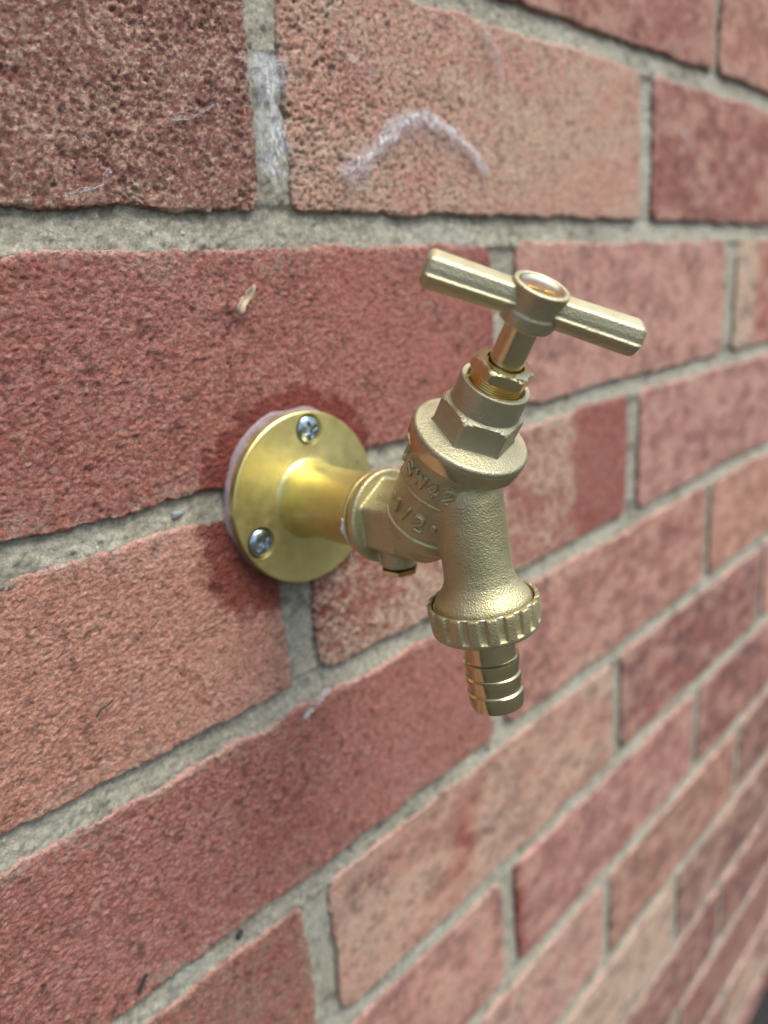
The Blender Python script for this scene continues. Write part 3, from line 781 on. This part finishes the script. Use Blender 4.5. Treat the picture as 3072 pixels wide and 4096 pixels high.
web('dense funnel cobweb filling the upright mortar joint between two top bricks', [(1, 45), (1, 40), (.8, 34), (.4, 27), (0, 20), (-.6, 12)], 6.0, 40, .85, .034, tufts=10, extra=[(-6, 40), (-3, 42), (1, 43.5), (5, 43), (8.5, 41)])
web('faint cobweb near the upper edge of the large salmon brick', [(95, 68), (104, 62), (107, 56), (108, 50)], 2.2, 22, .35, .035, tufts=6)
web('thin wisp of web above the arched cobweb', [(28, 52), (32, 49), (37, 47), (42, 45)], 1.0, 14, .5, .035, tufts=4)
web('thin torn threads on the dark coarse brick', [(-30, 26), (-24, 27), (-19, 29.5), (-16, 31)], .6, 10, .25, .04, tufts=3)
web('loose fibre of web along the bottom edge of the dark coarse brick', [(-62, 6.5), (-57, 8), (-52, 9.5), (-49, 13)], .7, 10, .3, .05, tufts=3)
web('wisp of cobweb on the right hand brick of the top row', [(252, 48), (260, 47), (266, 44), (268, 40)], 1.6, 12, .5, .06, tufts=4)
web('white web caught under the mortar joint below the plate', [(-16, -157), (-11, -155), (-6, -152.5), (-3, -151)], 1.6, 16, .8, .04, tufts=6)

def scrap(name, label, cat, pts, r, mat, flat=.35, y0=-1.2):
    V, F = tube(curve([(p[0], 0, p[1]) for p in pts], 10), r, 10)
    V = np.array(V); V[:, 1] = V[:, 1]*flat+y0
    o = make_mesh(name, V*MM, F, mat); tag(o, label, cat); return o
def flake(name, label, cat, pts, mat, y0=-1.4, curl=.6):
    """flat curled flake: pts are (x, z, half width)"""
    V = []; n = len(pts)
    for i, (x, z, w_) in enumerate(pts):
        a = np.array(pts[min(i+1, n-1)][:2])-np.array(pts[max(i-1, 0)][:2]); a /= np.linalg.norm(a); nx_, nz_ = -a[1], a[0]
        for k_ in (-1, -.5, 0, .5, 1):
            V.append((x+nx_*w_*k_, y0-curl*(k_*k_)-.5*math.sin(i*1.1), z+nz_*w_*k_+.1*math.sin(i*2+k_*3)))
    F = [(i*5+k_, i*5+k_+1, (i+1)*5+k_+1, (i+1)*5+k_) for i in range(n-1) for k_ in range(4)]
    o = make_mesh(name, np.array(V)*MM, F, mat); tag(o, label, cat)
    so = o.modifiers.new('s', 'SOLIDIFY'); so.thickness = .00018
    return o
flake('leaf_scrap', 'curled tan leaf scrap stuck to the red brick left of the handle', 'leaf scrap',
      [(-19.2, -22.6, .7), (-18.3, -21.3, 1.6), (-17.4, -20.0, 1.1), (-16.4, -19.2, 1.4), (-15.3, -18.6, .9), (-14.4, -17.6, 1.5), (-13.5, -16.6, 1.1), (-12.7, -15.0, .3)], M_leaf)
scrap('dark_fibre', 'short black curved fibre on the orange brick at left', 'fibre', [(-80.3, -123.2), (-78.8, -121.6), (-76.6, -121.2), (-75.4, -120.6)], .22, M_dark, 1)
scrap('dark_flake', 'small black flake on the rose brick near the bottom', 'debris', [(-86.0, -215.0), (-84.6, -213.2), (-83.4, -211.6)], .75, M_dark)
def pebble(label, x, z, a, b, mat, y0=1.2, rot=0):
    bm = bmesh.new(); bmesh.ops.create_icosphere(bm, subdivisions=3, radius=1)
    for v in bm.verts:
        n_ = 1+.12*math.sin(v.co.x*3+v.co.z*4)+.08*math.cos(v.co.z*5+x); px, pz = v.co.x*a*n_, v.co.z*b*n_
        v.co = Vector((x+px*math.cos(rot)-pz*math.sin(rot), y0+v.co.y*min(a, b)*.8, z+px*math.sin(rot)+pz*math.cos(rot)))*MM
    me = D.meshes.new('pebble'); bm.to_mesh(me); bm.free(); me.polygons.foreach_set('use_smooth', np.ones(len(me.polygons), dtype=bool))
    o = D.objects.new('pebble', me); COL.objects.link(o); me.materials.append(mat); tag(o, label, 'pebble', 'pebbles in the mortar')
pebble('pale grey pebble in the mortar joint left of the wall plate', -46.5, -75.4, 1.9, 1.1, M_peb, rot=.1)
pebble('black oval pebble in the mortar below the rose brick', -50.8, -224.4, 1.7, 1.2, M_dark, rot=.6)
pebble('small pale pebble in the mortar joint above the leaf scrap', -31, -1.0, .7, .6, M_leaf)
